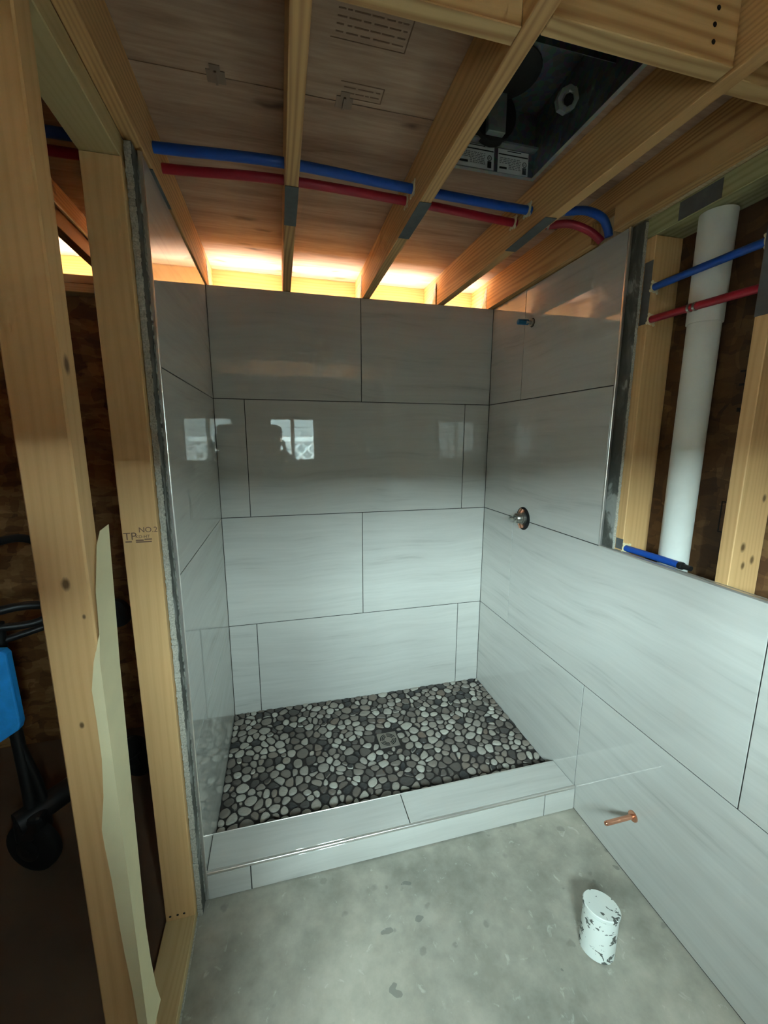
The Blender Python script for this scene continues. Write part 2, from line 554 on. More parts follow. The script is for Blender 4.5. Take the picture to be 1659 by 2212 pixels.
mk('rim_board', B(-2.7, 1.8, 0.236, 0.262, 2.27, DK - 0.002), M['rim'], ceil)
mk('rim_board', B(-2.7, 1.8, -3.09, -3.064, 2.27, DK - 0.002), M['rim'], ceil)


def joist(x0, x1, y0, y1, skew=0.0, notch=None):
    bm = bmesh.new()
    if notch:
        prof = [(y1, JB), (y1, DK - .001), (y0, DK - .001), (y0, JB), (notch[0], JB), (notch[0], JB + notch[2]), (notch[1], JB + notch[2]), (notch[1], JB)]
        prism(bm, [(x0, y, z) for y, z in prof], (x1 - x0, 0, 0))
    else:
        prism(bm, [(x0 + skew, y0, JB), (x1 + skew, y0, JB), (x1, y1, JB), (x0, y1, JB)], (0, 0, DK - JB - .001), 0.002)
    return mk('joist', bm, M['joist'], ceil)


JX = {}
JX['A'] = joist(-0.032, 0.006, -3.063, 0.235)
JX['B'] = joist(0.361, 0.399, -3.063, 0.235)
JX['C'] = joist(0.769, 0.808, -3.063, 0.235)
JX['D'] = joist(1.186, 1.225, -3.063, 0.235, skew=0.088)
JX['E'] = joist(1.496, 1.534, -3.063, 0.235, notch=(-0.90, -0.79, 0.075))
JX['L'] = joist(-0.445, -0.407, -3.063, 0.235)
JX['M'] = joist(-0.85, -0.812, -3.063, 0.235)
for nm, x0, x1, y in (('b1', 0.40, 0.768, -1.430), ('b2', 0.809, 1.222, -1.462), ('b3', 1.268, 1.496, -1.445), ('b0', 0.007, 0.36, -1.43)):
    o = mk('blocking', B(x0, x1, y - 0.038, y, JB, DK - .001, 0.0015), M['block'], ceil)
    if nm == 'b2':
        for zz in (2.392, 2.420, 2.448):
            mk('nail_head', lathe(bmesh.new(), (1.166 + random.uniform(-.005, .005), y - 0.038, zz), (0, -1, 0), [(0, .0045), (.0012, .004)], 10), M['inkk'], o)
# grey plates that shield the pipes under the joists
for k, (x0, x1, ya, yb) in {'B': (0.361, 0.399, -0.885, -0.655), 'C': (0.769, 0.808, -0.905, -0.665), 'D': (1.204, 1.246, -0.925, -0.67), 'A': (-0.028, 0.006, -0.87, -0.665)}.items():
    b = B(x0 - 0.001, x1 + 0.001, ya, yb, JB - 0.003, JB - 0.0005, 0.0008)
    mk('nail_plate', b, M['tape'], JX[k])
# metal ties at the joist ends
for k, x, sgn in (('A', 0.006, 1), ('B', 0.361, -1), ('C', 0.769, -1), ('D', 1.186, -1), ('E', 1.496, -1)):
    b = bmesh.new()
    xa, xb = (x, x + 0.0015) if sgn > 0 else (x - 0.0015, x)
    prism(b, [(xa, 0.036, JB), (xa, 0.10, JB), (xa, 0.060, 2.46), (xa, 0.036, 2.48)], (xb - xa, 0, 0))
    for zz in (2.385, 2.405, 2.425, 2.445):
        lathe(b, (x, 0.045 + random.uniform(-.004, .004), zz), (sgn, 0, 0), [(0.0016, .004), (.003, .003)], 8)
    mk('rafter_tie', b, M['galv'], JX[k])
# mill stamps on the deck
for (x, y, w, h, nl) in ((0.545, -1.225, 0.17, 0.085, 4), (0.555, -1.052, 0.11, 0.05, 2)):
    b = bmesh.new()
    zz = DK - 0.0006

    def bar(xa, xb, ya, yb):
        box(b, xa, xb, ya, yb, zz, zz + 0.0004)
    bar(x + w / 2, x + w / 2 + .003, y - h / 2, y + h / 2)
    bar(x - w / 2, x + w / 2, y + h / 2 - .002, y + h / 2)
    bar(x - w / 2, x + w / 2, y - h / 2, y - h / 2 + .0025)
    for i in range(nl):
        yy = y - h / 2 + h * (i + 1) / (nl + 1)
        xx = x - w / 2 + .01
        while xx < x + w / 2 - .012:
            l = random.uniform(.006, .04)
            bar(xx, min(xx + l, x + w / 2 - .006), yy - .0016, yy + .0016)
            xx += l + random.uniform(.003, .008)
    mk('mill_stamp', b, M['ink'], ceil)

# ------------------------------------------------------------------ tiled walls


def wall_tiles(parent, plane, rects, mat, th=0.010):
    """plane: ('y', 0, +1) tile face coordinate and direction behind it"""
    ax, face, sg = plane
    for (a0, a1, z0, z1) in rects:
        lo, hi = sorted((a0, a1))
        lo, hi = lo + G, hi - G
        if ax == 'y':
            b = B(lo, hi, face, face + sg * th, z0 + G, z1 - G, 0.0006)
        else:
            b = B(face, face + sg * th, lo, hi, z0 + G, z1 - G, 0.0006)
        mk('tile', b, mat, parent)


wb = tag(empty('wall_back', (SW / 2, 0, 0)), kind='structure')
XA, XM, XB = 0.1475, 0.7565, 1.3695
rows = [(ZP - 0.02, ZJ[0]), (ZJ[0], ZJ[1]), (ZJ[1], ZJ[2]), (ZJ[2], ZT)]
rects = []
for i, (z0, z1) in enumerate(rows):
    xs = [0.0, XA, XB, SW] if i in (0, 2) else [0.0, XM, SW]
    rects += [(a, b, z0, z1) for a, b in zip(xs, xs[1:])]
wall_tiles(wb, ('y', 0.0, 1), rects, M['tile_x'])
mk('grout_bed', B(-0.011, SW + 0.010, 0.0025, 0.010, 0.0, ZT - 0.002), M['grout'], wb)
mk('backer_board', B(-0.02, SW + 0.02, 0.0102, 0.023, 0, ZT), M['board'], wb)
# exterior sheathing with double plate, running behind the shower and the side room
mk('sheathing', B(-2.7, 1.68, 0.098, 0.112, 0, 2.2848), M['osb'], wb)
mk('top_plate', B(-2.7, 1.68, 0.026, 0.114, 2.285, 2.321, 0.002), M['rim'], wb)
mk('top_plate', B(-2.7, 1.68, 0.026, 0.114, 2.3225, 2.3585, 0.002), M['rim'], wb)

wr = tag(empty('wall_right', (SW, -1.2, 0)), kind='structure')
YJ = -0.3262
rects = [(0, -0.9383, 0.004, ZJ[0]), (-0.9383, -2.159, 0.004, ZJ[0]), (-2.159, -2.815, 0.004, ZJ[0]),
         (0, YJ, ZJ[0], ZJ[1]), (YJ, YJ - 1.221, ZJ[0], ZJ[1]), (YJ - 1.221, -2.67, ZJ[0], ZJ[1]),
         (0, YE, ZJ[1], ZJ[2]), (0, YJ, ZJ[2], ZT), (YJ, YE, ZJ[2], ZT)]
wall_tiles(wr, ('x', SW, 1), rects, M['tile_y'])
mk('grout_bed', B(SW + 0.0025, SW + 0.010, YE + .003, 0, ZJ[1] - .01, ZT - 0.002), M['grout'], wr)
mk('grout_bed', B(SW + 0.0025, SW + 0.010, -2.815, 0, 0, ZJ[1] - 0.012), M['grout'], wr)
mk('backer_board', B(SW + 0.0102, SW + 0.0225, -1.0, 0, ZJ[1] - 0.002, ZT - .004), M['board'], wr)
mk('backer_board', B(SW + 0.0102, SW + 0.0225, -2.815, 0, 0, ZJ[1] - 0.003), M['board'], wr)
# rough cut edge of the board beside the open bay
b = bmesh.new()
n = 150
for i in range(n):
    z = ZJ[1] + (ZT - .01 - ZJ[1]) * i / n
    h = (ZT - .01 - ZJ[1]) / n
    box(b, SW + .0125 + random.uniform(-.001, .001), SW + .0225, -1.0 - random.uniform(.0008, .0032), -1.0, z, z + h)
mk('board_edge', b, M['boardedge'], wr)
SX0, SX1 = 1.5475, 1.660
stud1 = mk('stud', B(SX0, SX1, -1.0365, -0.9985, 0.04, 2.296, 0.002), M['stud'], wr)
KS2 = [(-0.02, -0.02, 0.14, 0.010), (0.022, -0.02, 0.10, 0.009), (-0.01, -0.02, 0.085, 0.008), (0.03, -0.02, 0.28, 0.008)]
stud2 = mk('stud', B(SX0, SX1, -1.415, -1.377, 0.04, 2.296, 0.002), m_wood('spruce_stud_knotty', 'z', SPF_L, SPF_D, [(x, y, z + 0.02, r) for x, y, z, r in KS2], rings=0.014, cmix=0.55), wr)
for y in (-0.6, -0.2, -1.82, -2.2):
    mk('stud', B(SX0, SX1, y - .038, y, 0.04, 2.296, 0.002), M['stud'], wr)
mk('bottom_plate', B(SX0, SX1, -2.81, 0.0, 0.0, 0.038, 0.002), M['plate'], wr)
mk('top_plate', B(SX0, 1.68, -2.81, 0.02, 2.297, 2.3585, 0.002), M['treated'], wr)
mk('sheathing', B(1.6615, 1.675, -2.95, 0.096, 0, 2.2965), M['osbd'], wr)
mk('wall_cap', B(1.536, 1.80, -2.95, 0.11, 2.3595, 2.509), M['rim'], wr)
mk('tape_patch', B(SX0 - .0008, SX0 + .001, -1.243, -1.112, 2.30, 2.352), M['tape'], wr)
mk('nail_plate', B(SX0 - .0012, SX0 - .0002, -1.0365, -1.004, 2.02, 2.22), M['tape'], wr)
mk('nail_plate', B(SX0 - .0012, SX0 - .0002, -1.415, -1.377, 1.95, 2.29), M['tape'], wr)
mk('nail_plate', B(SX0 + .0, SX1 - 0.03, -1.4165, -1.4152, 1.95, 2.29), M['tape'], wr)
mk('nail_plate', B(SX0 - .0012, SX0 - .0002, -1.0365, -1.004, 1.222, 1.262), M['tape'], wr)
# printed marks on the sheathing
b = bmesh.new()
xx = 1.6610
for (y, z, w, h) in ((-1.345, 1.56, .05, .055), (-1.345, 1.48, .05, .055), (-1.32, 1.34, .075, .10), (-1.32, 1.25, .05, .06), (-1.33, 1.80, .07, .03), (-1.345, 1.88, .03, .13)):
    for (ya, yb, za, zb) in ((y - w / 2, y + w / 2, z, z + .004), (y - w / 2, y + w / 2, z + h - .004, z + h), (y - w / 2, y - w / 2 + .004, z, z + h), (y + w / 2 - .004, y + w / 2, z, z + h)):
        box(b, xx, xx + .0003, ya, yb, za, zb)
for i in range(16):
    y, z = random.uniform(-1.37, -1.29), random.uniform(1.62, 1.86)
    box(b, xx, xx + .0003, y, y + random.uniform(.006, .03), z, z + random.uniform(.003, .012))
mk('printed_mark', b, M['inkk'], wr)

wl = tag(empty('wall_left', (0, -0.7, 0)), kind='structure')
rects = [(0, YE, z0, z1) for z0, z1 in rows]
wall_tiles(wl, ('x', 0.0, -1), rects, M['tile_y'])
mk('grout_bed', B(-0.010, -0.0025, YE + .003, 0, 0.03, ZT - 0.002), M['grout'], wl)
mk('backer_board', B(-0.0265, -0.0102, -0.992, 0.005, 0.003, ZT - .006), M['board'], wl)
b = bmesh.new()
n = 260
for i in range(n):
    z = 0.004 + (ZT - .012) * i / n
    h = (ZT - .012) / n
    box(b, -0.0268 + random.uniform(-.001, .001), -0.0112 + random.uniform(-.0015, .001), -0.992 - random.uniform(.001, .0045), -0.992, z, z + h)
mk('board_edge', b, M['boardedge'], wl)
b = bmesh.new()
for i in range(120):
    z = 0.05 + 2.27 * i / 120 + random.uniform(-.006, .006)
    c = Vector((-0.0095, YE - 0.005 - random.uniform(0, .006), z))
    mtx = Matrix.Translation(c) @ Matrix.Diagonal((random.uniform(.002, .0035), random.uniform(.003, .009), random.uniform(.006, .014), 1))
    bmesh.ops.create_icosphere(b, subdivisions=1, radius=1.0, matrix=mtx)
tag(mk('thinset', b, M['thinset'], wl, smooth=True), kind='stuff')
mk('bottom_plate', B(-0.121, -0.0285, -1.95, 0.0, 0.0, 0.038, 0.002), M['plate'], wl)
mk('sill_seal', B(-0.0283, -0.0235, -1.95, -0.997, 0.0005, 0.006), M['boardedge'], wl)
mk('top_plate', B(-0.121, -0.031, -1.95, 0.022, 2.302, 2.3595, 0.002), M['plate'], wl)
est = mk('stud', B(-0.119, -0.0285, -1.016, -0.978, 0.0385, 2.3015, 0.002), M['stud'], wl)
for xx in (-0.105, -0.082, -0.062):
    mk('nail_head', lathe(bmesh.new(), (xx, -1.0162, 0.058), (0, -1, 0), [(0, .004), (.001, .0035)], 8), M['inkk'], est)
for y in (-0.2, -0.6):
    mk('stud', B(-0.119, -0.0285, y - .038, y, 0.0385, 2.3015, 0.002), M['stud'], wl)
KN = [(0.004, -0.027, 0.20, 0.008), (0.026, -0.027, 0.135, 0.0035), (-0.002, -0.027, -0.085, 0.0045), (0.040, -0.005, 0.585, 0.011), (0.033, -0.027, -0.20, 0.006)]
fst = mk('stud', B(-0.117, -0.035, -1.435, -1.38, 0.0385, 2.3015, 0.003), m_wood('spruce_stud_front', 'z', SPF_L, SPF_D, KN, rings=0.018, cmix=0.35), wl)
# grade stamp on the end stud
b = bmesh.new()
YS = -1.0163
for txt, size, x, z in (('TP', .030, -0.116, 1.352), ('NO.2', .021, -0.077, 1.372), ('KD-HT', .012, -0.086, 1.356)):
    tb = text_bm(txt, size, (x, YS, z), (1, 0, 0), (0, 0, 1))
    me = bpy.data.meshes.new('tmp')
    tb.to_mesh(me)
    tb.free()
    b.from_mesh(me)
    bpy.data.meshes.remove(me)
for (x0, x1, z) in ((-0.112, -0.096, 1.345), (-0.086, -0.066, 1.348), (-0.064, -0.045, 1.350), (-0.086, -0.046, 1.343)):
    box(b, x0, x1, YS - .0002, YS, z, z + .0035)
mk('grade_stamp', b, M['ink'], est)

# added, unseen wall blocking light from the side room, and the rest of the house behind the camera
wd = tag(empty('wall_light_block', (-1.4, -1.8, 0)), kind='structure')
mk('sheathing', B(-2.7, -0.16, -1.99, -1.95, 0, 2.36), M['osb'], wd)
tag(mk('wall_side', B(-2.75, -2.7, -2.95, 0.112, 0, 2.509), M['osb']), kind='structure')
wrr = tag(empty('wall_rear', (-0.4, -2.88, 0)), kind='structure')
xs = [-2.7] + [v for w in sorted(WINS) for v in w] + [1.68]
b = B(-2.7, 1.68, -2.95, -2.83, 0, WZ0)
box(b, -2.7, 1.68, -2.95, -2.83, WZ1, 2.3585)
for i in range(0, len(xs), 2):
    box(b, xs[i], xs[i + 1], -2.95, -2.83, WZ0, WZ1)
mk('sheathing', b, M['osb'], wrr)
for i, (a, c) in enumerate(WINS):  # the later one is the added window, brightening floor and right wall
    w = tag(empty('window_%d' % (i + 1), ((a + c) / 2, -2.85, WZ0)), kind='structure')
    b = bmesh.new()
    for (x0, x1, z0, z1) in ((a, c, WZ0, WZ0 + .035), (a, c, WZ1 - .035, WZ1), (a, a + .035, WZ0, WZ1), (c - .035, c, WZ0, WZ1), ((a + c) / 2 - .022, (a + c) / 2 + .022, WZ0, WZ1)):
        box(b, x0, x1, -2.89, -2.82, z0, z1)
    mk('window_frame', b, M['white'], w)
    for (x0, x1) in ((a + .035, (a + c) / 2 - .022), ((a + c) / 2 + .022, c - .035)):
        mk('pane', B(x0, x1, -2.866, -2.862, WZ0 + .035, WZ1 - .035), M['glass'], w)

# metal edge trims
tag(mk('trim_1', B(-0.0105, 0.0022, YE - 0.0075, YE + 0.0005, 0.004, ZT, 0.003, 3), M['trim']), kind='structure')
tag(mk('trim_2', B(SW - 0.0022, SW + 0.0105, YE - 0.0085, YE + 0.0005, ZJ[1] + .0005, ZT, 0.003, 3), M['trim']), kind='structure')
tag(mk('trim_3', B(SW - 0.0015, SW + 0.0100, -2.815, YE - 0.001, ZJ[1] - 0.0035, ZJ[1] + 0.004, 0.002, 2), M['trim']), kind='structure')
tag(mk('trim_4', B(SW + 0.0102, SW + 0.0235, -2.815, -1.0, ZJ[1] - .0025, ZJ[1] + 0.0015), M['boardedge']), kind='structure')

# ------------------------------------------------------------------ shower curb
cu = tag(empty('shower_curb', (SW / 2, (YC0 + YC1) / 2, 0)), 'low tiled curb with metal edging in front of the pebble shower floor', 'shower curb')
mk('core', B(0.002, SW - .002, YC0 + .011, YC1 - .003, 0.0, HC - .011), M['grout'], cu)
for a, c in ((0.0005, 0.759), (0.759, SW - .0005)):
    mk('tile', B(a + G, c - G, YC0 + .011, YC1 - .005, HC - .010, HC, 0.0006), M['tile_x'], cu)
mk('grout_joint', B(0.0, SW, YC0 + .012, YC1 - .006, HC - .0109, HC - .003), M['grout'], cu)
for a, c in ((0.0005, 0.149), (0.149, 1.371), (1.371, SW - .0015)):
    mk('tile', B(a + G, c - G, YC0, YC0 + .010, 0.004, HC - .0115, 0.0006), M['tile_x'], cu)
mk('grout_joint', B(0.0, SW - .002, YC0 + .003, YC0 + .0109, 0.001, HC - .0115), M['grout'], cu)
mk('edge_trim', B(0.0, SW - .001, YC0 - .001, YC0 + .0105, HC - .0105, HC + .0012, 0.003, 3), M['trim'], cu)
mk('edge_trim', B(0.0, SW - .001, YC1 - .0045, YC1, HC - .012, HC + .0005, 0.001, 1), M['trim'], cu)
mk('tile', B(0.002, SW - .002, YC1 - .0028, YC1 - .0005, ZP - .02, HC - .0125), M['tile_x'], cu)

# ------------------------------------------------------------------ pebble shower floor
pf = tag(empty('shower_floor', (SW / 2, -0.4, 0)), 'shower floor of grey, taupe and white pebbles set in dark grout', 'shower floor')
DX, DY = 0.811, -0.392


def pan_z(x, y):
    d = math.hypot(x - DX, y - DY)
    return ZP - 0.016 + 0.016 * min(1.0, d / 0.55)


b = bmesh.new()
NX, NY = 24, 14
gv = [[b.verts.new((0.0005 + (SW - .001) * i / NX, -0.0005 + (YC1 + .001) * j / NY, 0)) for i in range(NX + 1)] for j in range(NY + 1)]
for r_ in gv:
    for v in r_:
        v.co.z = pan_z(v.co.x, v.co.y)
for j in range(NY):
    for i in range(NX):
        b.faces.new((gv[j][i], gv[j][i + 1], gv[j + 1][i + 1], gv[j + 1][i]))
mk('grout_bed', b, M['pgrout'], pf, smooth=True)
# power diagram of seeds -> rounded pebbles
NP = 700
PX, PY = SW, -YC1
seeds = []
while len(seeds) < NP:
    best, bd = None, -1
    for _ in range(6):
        c = rng.random(2) * (PX, PY)
        d = min([((c[0] - s[0]) ** 2 + ((c[1] - s[1])) ** 2) for s in seeds[-400:]], default=1) if len(seeds) < 400 else np.min(np.sum((np.array(seeds) - c) ** 2, 1))
        if d > bd:
            best, bd = c, d
    seeds.append(tuple(best))
seeds = np.array(seeds)
gx, gy = np.meshgrid(np.linspace(0, PX, 190), np.linspace(0, PY, 100))
gp = np.stack([gx.ravel(), gy.ravel()], 1)
for _ in range(3):
    own = np.argmin(((gp[:, None, :] - seeds[None]) ** 2).sum(2), 1)
    cnt = np.bincount(own, minlength=NP)
    cxs = np.bincount(own, gp[:, 0], NP) / np.maximum(cnt, 1)
    cys = np.bincount(own, gp[:, 1], NP) / np.maximum(cnt, 1)
    tgt = np.stack([cxs, cys], 1)
    seeds = np.where(cnt[:, None] > 0, 0.5 * seeds + 0.5 * tgt, seeds)
wts = (rng.normal(0, 1, NP) * 0.00024)
pebs = []
for i in range(NP):
    c = seeds[i]
    poly = [np.array(p) for p in ((0.002, 0.002), (PX - .002, 0.002), (PX - .002, PY - .002), (0.002, PY - .002))]
    d2 = ((seeds - c) ** 2).sum(1)
    for j in np.argsort(d2)[1:26]:
        dv = seeds[j] - c
        L = math.sqrt(d2[j])
        nrm = dv / L
        lim = (d2[j] + wts[i] - wts[j]) / (2 * L)
        lim -= 0.0026 + 0.0022 * rng.random()
        out = []
        for k in range(len(poly)):
            p, q = poly[k], poly[(k + 1) % len(poly)]
            sp, sq = (p - c) @ nrm - lim, (q - c) @ nrm - lim
            if sp <= 0:
                out.append(p)
            if sp * sq < 0:
                out.append(p + (q - p) * (sp / (sp - sq)))
        poly = out
        if len(poly) < 3:
            break
    if len(poly) < 3:
        continue
    P = np.array(poly)
    ar = 0.5 * abs(np.dot(P[:, 0], np.roll(P[:, 1], -1)) - np.dot(P[:, 1], np.roll(P[:, 0], -1)))
    if ar < 0.00022:
        continue
    for _ in range(2):
        Q = np.roll(P, -1, 0)
        P = np.stack([0.75 * P + 0.25 * Q, 0.25 * P + 0.75 * Q], 1).reshape(-1, 2)
    # resample to 14 points
    seg = np.linalg.norm(np.roll(P, -1, 0) - P, axis=1)
    cum = np.concatenate([[0], np.cumsum(seg)])
    PP = np.vstack([P, P[:1]])
    tt = np.linspace(0, cum[-1], 14, endpoint=False)
    P = np.stack([np.interp(tt, cum, PP[:, 0]), np.interp(tt, cum, PP[:, 1])], 1)
    ctr = P.mean(0)
    if abs(ctr[0] - DX) < 0.062 and abs(-ctr[1] - DY) < 0.060:
        continue
    if np.any((np.abs(P[:, 0] - DX) < 0.057) & (np.abs(-P[:, 1] - DY) < 0.057)):
        P = ctr + (P - ctr) * 0.7
    pebs.append((ctr, P, ar))


def pebble(bm, ctr, P):
    n = len(P)
    z = pan_z(ctr[0], -ctr[1])
    h = 0.0065 + 0.002 * random.random()
    rings = []
    for s, zz in ((0.97, -0.001), (1.0, 0.45 * h), (0.86, 0.86 * h), (0.5, h)):
        rings.append([bm.verts.new((ctr[0] + s * (p[0] - ctr[0]), -(ctr[1] + s * (p[1] - ctr[1])), z + zz)) for p in P])
    for a, c in zip(rings, rings[1:]):
        for k in range(n):
            bm.faces.new((a[k], a[(k + 1) % n], c[(k + 1) % n], c[k]))
    bm.faces.new(rings[-1])
    return bm


camd = lambda e: math.sqrt(e[2]) / ((e[0][0] - CAM.x) ** 2 + (-e[0][1] - CAM.y) ** 2 + 2.5)
vis = [e for e in pebs if -e[0][1] > -0.755]
pebs = sorted(vis, key=camd, reverse=True)
for e in pebs[:300]:
    mk('pebble', pebble(bmesh.new(), e[0], e[1]), M['pebble'], pf, smooth=True)
b = bmesh.new()
for e in pebs[300:]:
    pebble(b, e[0], e[1])
tag(mk('pebbles', b, M['pebbles'], pf, smooth=True), kind='stuff')

# drain
dz = pan_z(DX, DY)
dr = tag(empty('floor_drain', (DX, DY, dz)), 'square brushed metal drain with round slotted grate in the pebbles', 'drain')
b = B(DX - .053, DX + .053, DY - .053, DY + .053, dz - .002, dz + .0075, 0.001)
mk('plate', b, M['drain'], dr)
for rr in (0.041, 0.032, 0.023):
    for q in range(4):
        a0, a1 = math.radians(q * 90 + 7 + 10), math.radians(q * 90 + 83 + 10)
        b = bmesh.new()
        n = 12
        vi = [b.verts.new((DX + (rr - .0026) * math.cos(a0 + (a1 - a0) * k / n), DY + (rr - .0026) * math.sin(a0 + (a1 - a0) * k / n), dz + .0078)) for k in range(n + 1)]
        vo = [b.verts.new((DX + (rr + .0026) * math.cos(a0 + (a1 - a0) * k / n), DY + (rr + .0026) * math.sin(a0 + (a1 - a0) * k / n), dz + .0078)) for k in range(n + 1)]
        for k in range(n):
            b.faces.new((vi[k], vi[k + 1], vo[k + 1], vo[k]))
        mk('slot', b, M['black'], dr)

# ------------------------------------------------------------------ water pipes


def pipe(name, pts, r, mat, label, cat='pipe', group=None, bush=(), clips=()):
    o = tag(empty(name, pts[0]), label, cat, group)
    mk('tube', T(smooth_path(pts, 8), r, 14), mat, o, smooth=True)
    for (p, d) in bush:
        b = bmesh.new()
        p, d = Vector(p), Vector(d).normalized()
        x, y = frame(d)
        lathe(b, p, d, [(0, r * 1.55), (.003, r * 1.5), (.004, r * 1.05)], 18)
        for a in range(4):
            cc = p + (math.cos(math.pi / 2 * a + .6) * x + math.sin(math.pi / 2 * a + .6) * y) * r * 1.75
            lathe(b, cc, d, [(0, r * .45), (.0025, r * .42)], 10)
        mk('bushing', b, M['cream'], o)
    for (p, d) in clips:
        mk('crimp_ring', lathe(bmesh.new(), p, d, [(-.004, r * 1.02), (-.0035, r * 1.14), (.0035, r * 1.14), (.004, r * 1.02)], 16), M['brass'], o)
    return o


ZW = 2.43
pipe('water_pipe', [(-1.3, -0.83, ZW), (-0.21, -0.835, ZW), (0.02, -0.84, ZW), (0.35, -0.862, ZW), (0.765, -0.834, ZW), (1.21, -0.816, ZW), (1.34, -0.834, ZW + .005), (1.41, -0.856, ZW + .005), (1.475, -0.862, 2.418), (1.503, -0.862, 2.385), (1.512, -0.862, 2.36)],
     0.0140, M['blue'], 'blue water tube threaded through the ceiling joists above the shower', bush=[((0.7685, -0.834, ZW), (-1, 0, 0)), ((1.2015, -0.817, ZW), (-1, 0, 0))], clips=[((1.335, -0.833, ZW + .004), (1, -.14, .03))])
pipe('water_pipe', [(-1.3, -0.76, ZW), (-0.24, -0.752, ZW), (0.02, -0.747, ZW), (0.35, -0.778, ZW), (0.77, -0.763, ZW), (1.2, -0.727, ZW), (1.33, -0.742, ZW), (1.40, -0.782, 2.425), (1.465, -0.806, 2.40), (1.5, -0.822, 2.37), (1.512, -0.826, 2.357)],
     0.0135, M['red'], 'red water tube threaded through the ceiling joists above the shower', bush=[((0.7685, -0.763, ZW), (-1, 0, 0)), ((1.2005, -0.727, ZW), (-1, 0, 0))], clips=[((1.335, -0.744, ZW), (1, -.3, 0))])
XW = 1.5595
pipe('water_pipe', [(XW, -1.03, 2.135), (XW, -1.2, 2.137), (XW, -1.376, 2.136)], 0.0115, M['blue'], 'blue water tube crossing the white vent pipe between open studs', bush=[((XW + .003, -1.0366, 2.135), (0, -1, 0)), ((XW + .003, -1.3768, 2.136), (0, 1, 0))])
pipe('water_pipe', [(XW, -1.03, 2.033), (XW, -1.2, 2.030), (XW, -1.376, 2.024)], 0.0115, M['red'], 'red water tube crossing the white vent pipe between open studs', bush=[((XW + .003, -1.0366, 2.033), (0, -1, 0))], clips=[((XW, -1.178, 2.030), (0, 1, 0)), ((XW, -1.196, 2.030), (0, 1, 0))])
o = pipe('water_pipe', [(XW, -1.03, 1.228), (XW, -1.15, 1.229), (XW, -1.262, 1.228)], 0.0115, M['blue'], 'short blue water tube lying just above the half wall ledge', bush=[((XW + .003, -1.0366, 1.228), (0, -1, 0))])
mk('coupling', lathe(bmesh.new(), (XW, -1.255, 1.228), (0, -1, 0), [(0, .0125), (.012, .0125), (.013, .009), (.04, .008)], 14), M['blackm'], o, smooth=True)

# ------------------------------------------------------------------ white vent pipe
VX, VY = 1.613, -1.187
vp = tag(empty('vent_pipe', (VX, VY, 0.038)), 'thick white plastic drain pipe standing in the open stud bay', 'pipe')
mk('pipe', T([(VX, VY, 0.038), (VX, VY, 2.0)], 0.0445, 32), M['pvc'], vp, smooth=True)
mk('coupling', lathe(bmesh.new(), (VX, VY, 1.985), (0, 0, 1), [(0, .0448), (0, .0478), (.003, .0482), (.31, .0482)], 32), M['pvc'], vp, smooth=True)

# ------------------------------------------------------------------ fan housing between two joists
fn = tag(empty('fan_housing', (1.0, -1.14, 2.50)), 'open galvanised exhaust fan box with white labels between ceiling joists', 'fan housing')
ZF0, ZF1 = 2.497, 2.69
b = bmesh.new()
box(b, FX0, FX0 + .002, FY0, FY1, ZF0, ZF1)
box(b, FX1 - .002, FX1, FY0, FY1, ZF0, ZF1)
box(b, FX0, FX1, FY0, FY0 + .002, ZF0, ZF1)
box(b, FX0, FX1, FY1 - .002, FY1, ZF0, ZF1)
box(b, FX0, FX1, FY0, FY1, ZF1, ZF1 + .002)
mk('shell', b, M['galvd'], fn)
b = bmesh.new()
box(b, FX0, FX1, FY1 - .016, FY1 - .002, ZF0 - .002, ZF0)
box(b, FX1 - .014, FX1 - .001, FY0, FY1 - .016, ZF0 - .002, ZF0)
box(b, FX0, FX1, FY0, FY0 + .02, ZF0 - .002, ZF0)
box(b, FX0, FX0 + .014, FY0, FY1 - .016, ZF0 - .002, ZF0)
mk('flange', b, M['galv'], fn)
mk('inner_divider', B(0.83, 1.186, -1.213, -1.211, 2.575, ZF1), M['galvd'], fn)
mk('duct_opening', lathe(bmesh.new(), (1.005, -0.98, 2.6885), (0, 0, -1), [(0, .10), (.002, .098), (.003, .085)], 28), M['darkbox'], fn)
mk('duct_neck', lathe(bmesh.new(), (1.015, -0.90, 2.64), (0, 1, 0), [(0, .075), (.03, .075)], 28), M['darkbox'], fn)
mk('wiring_chamber', B(0.985, 1.045, -0.92, -0.862, 2.578, 2.688, 0.002), M['galv'], fn)
mk('bracket', B(0.815, 1.186, -0.885, -0.861, 2.576, 2.582), M['galv'], fn)
YL = FY1 - .0035
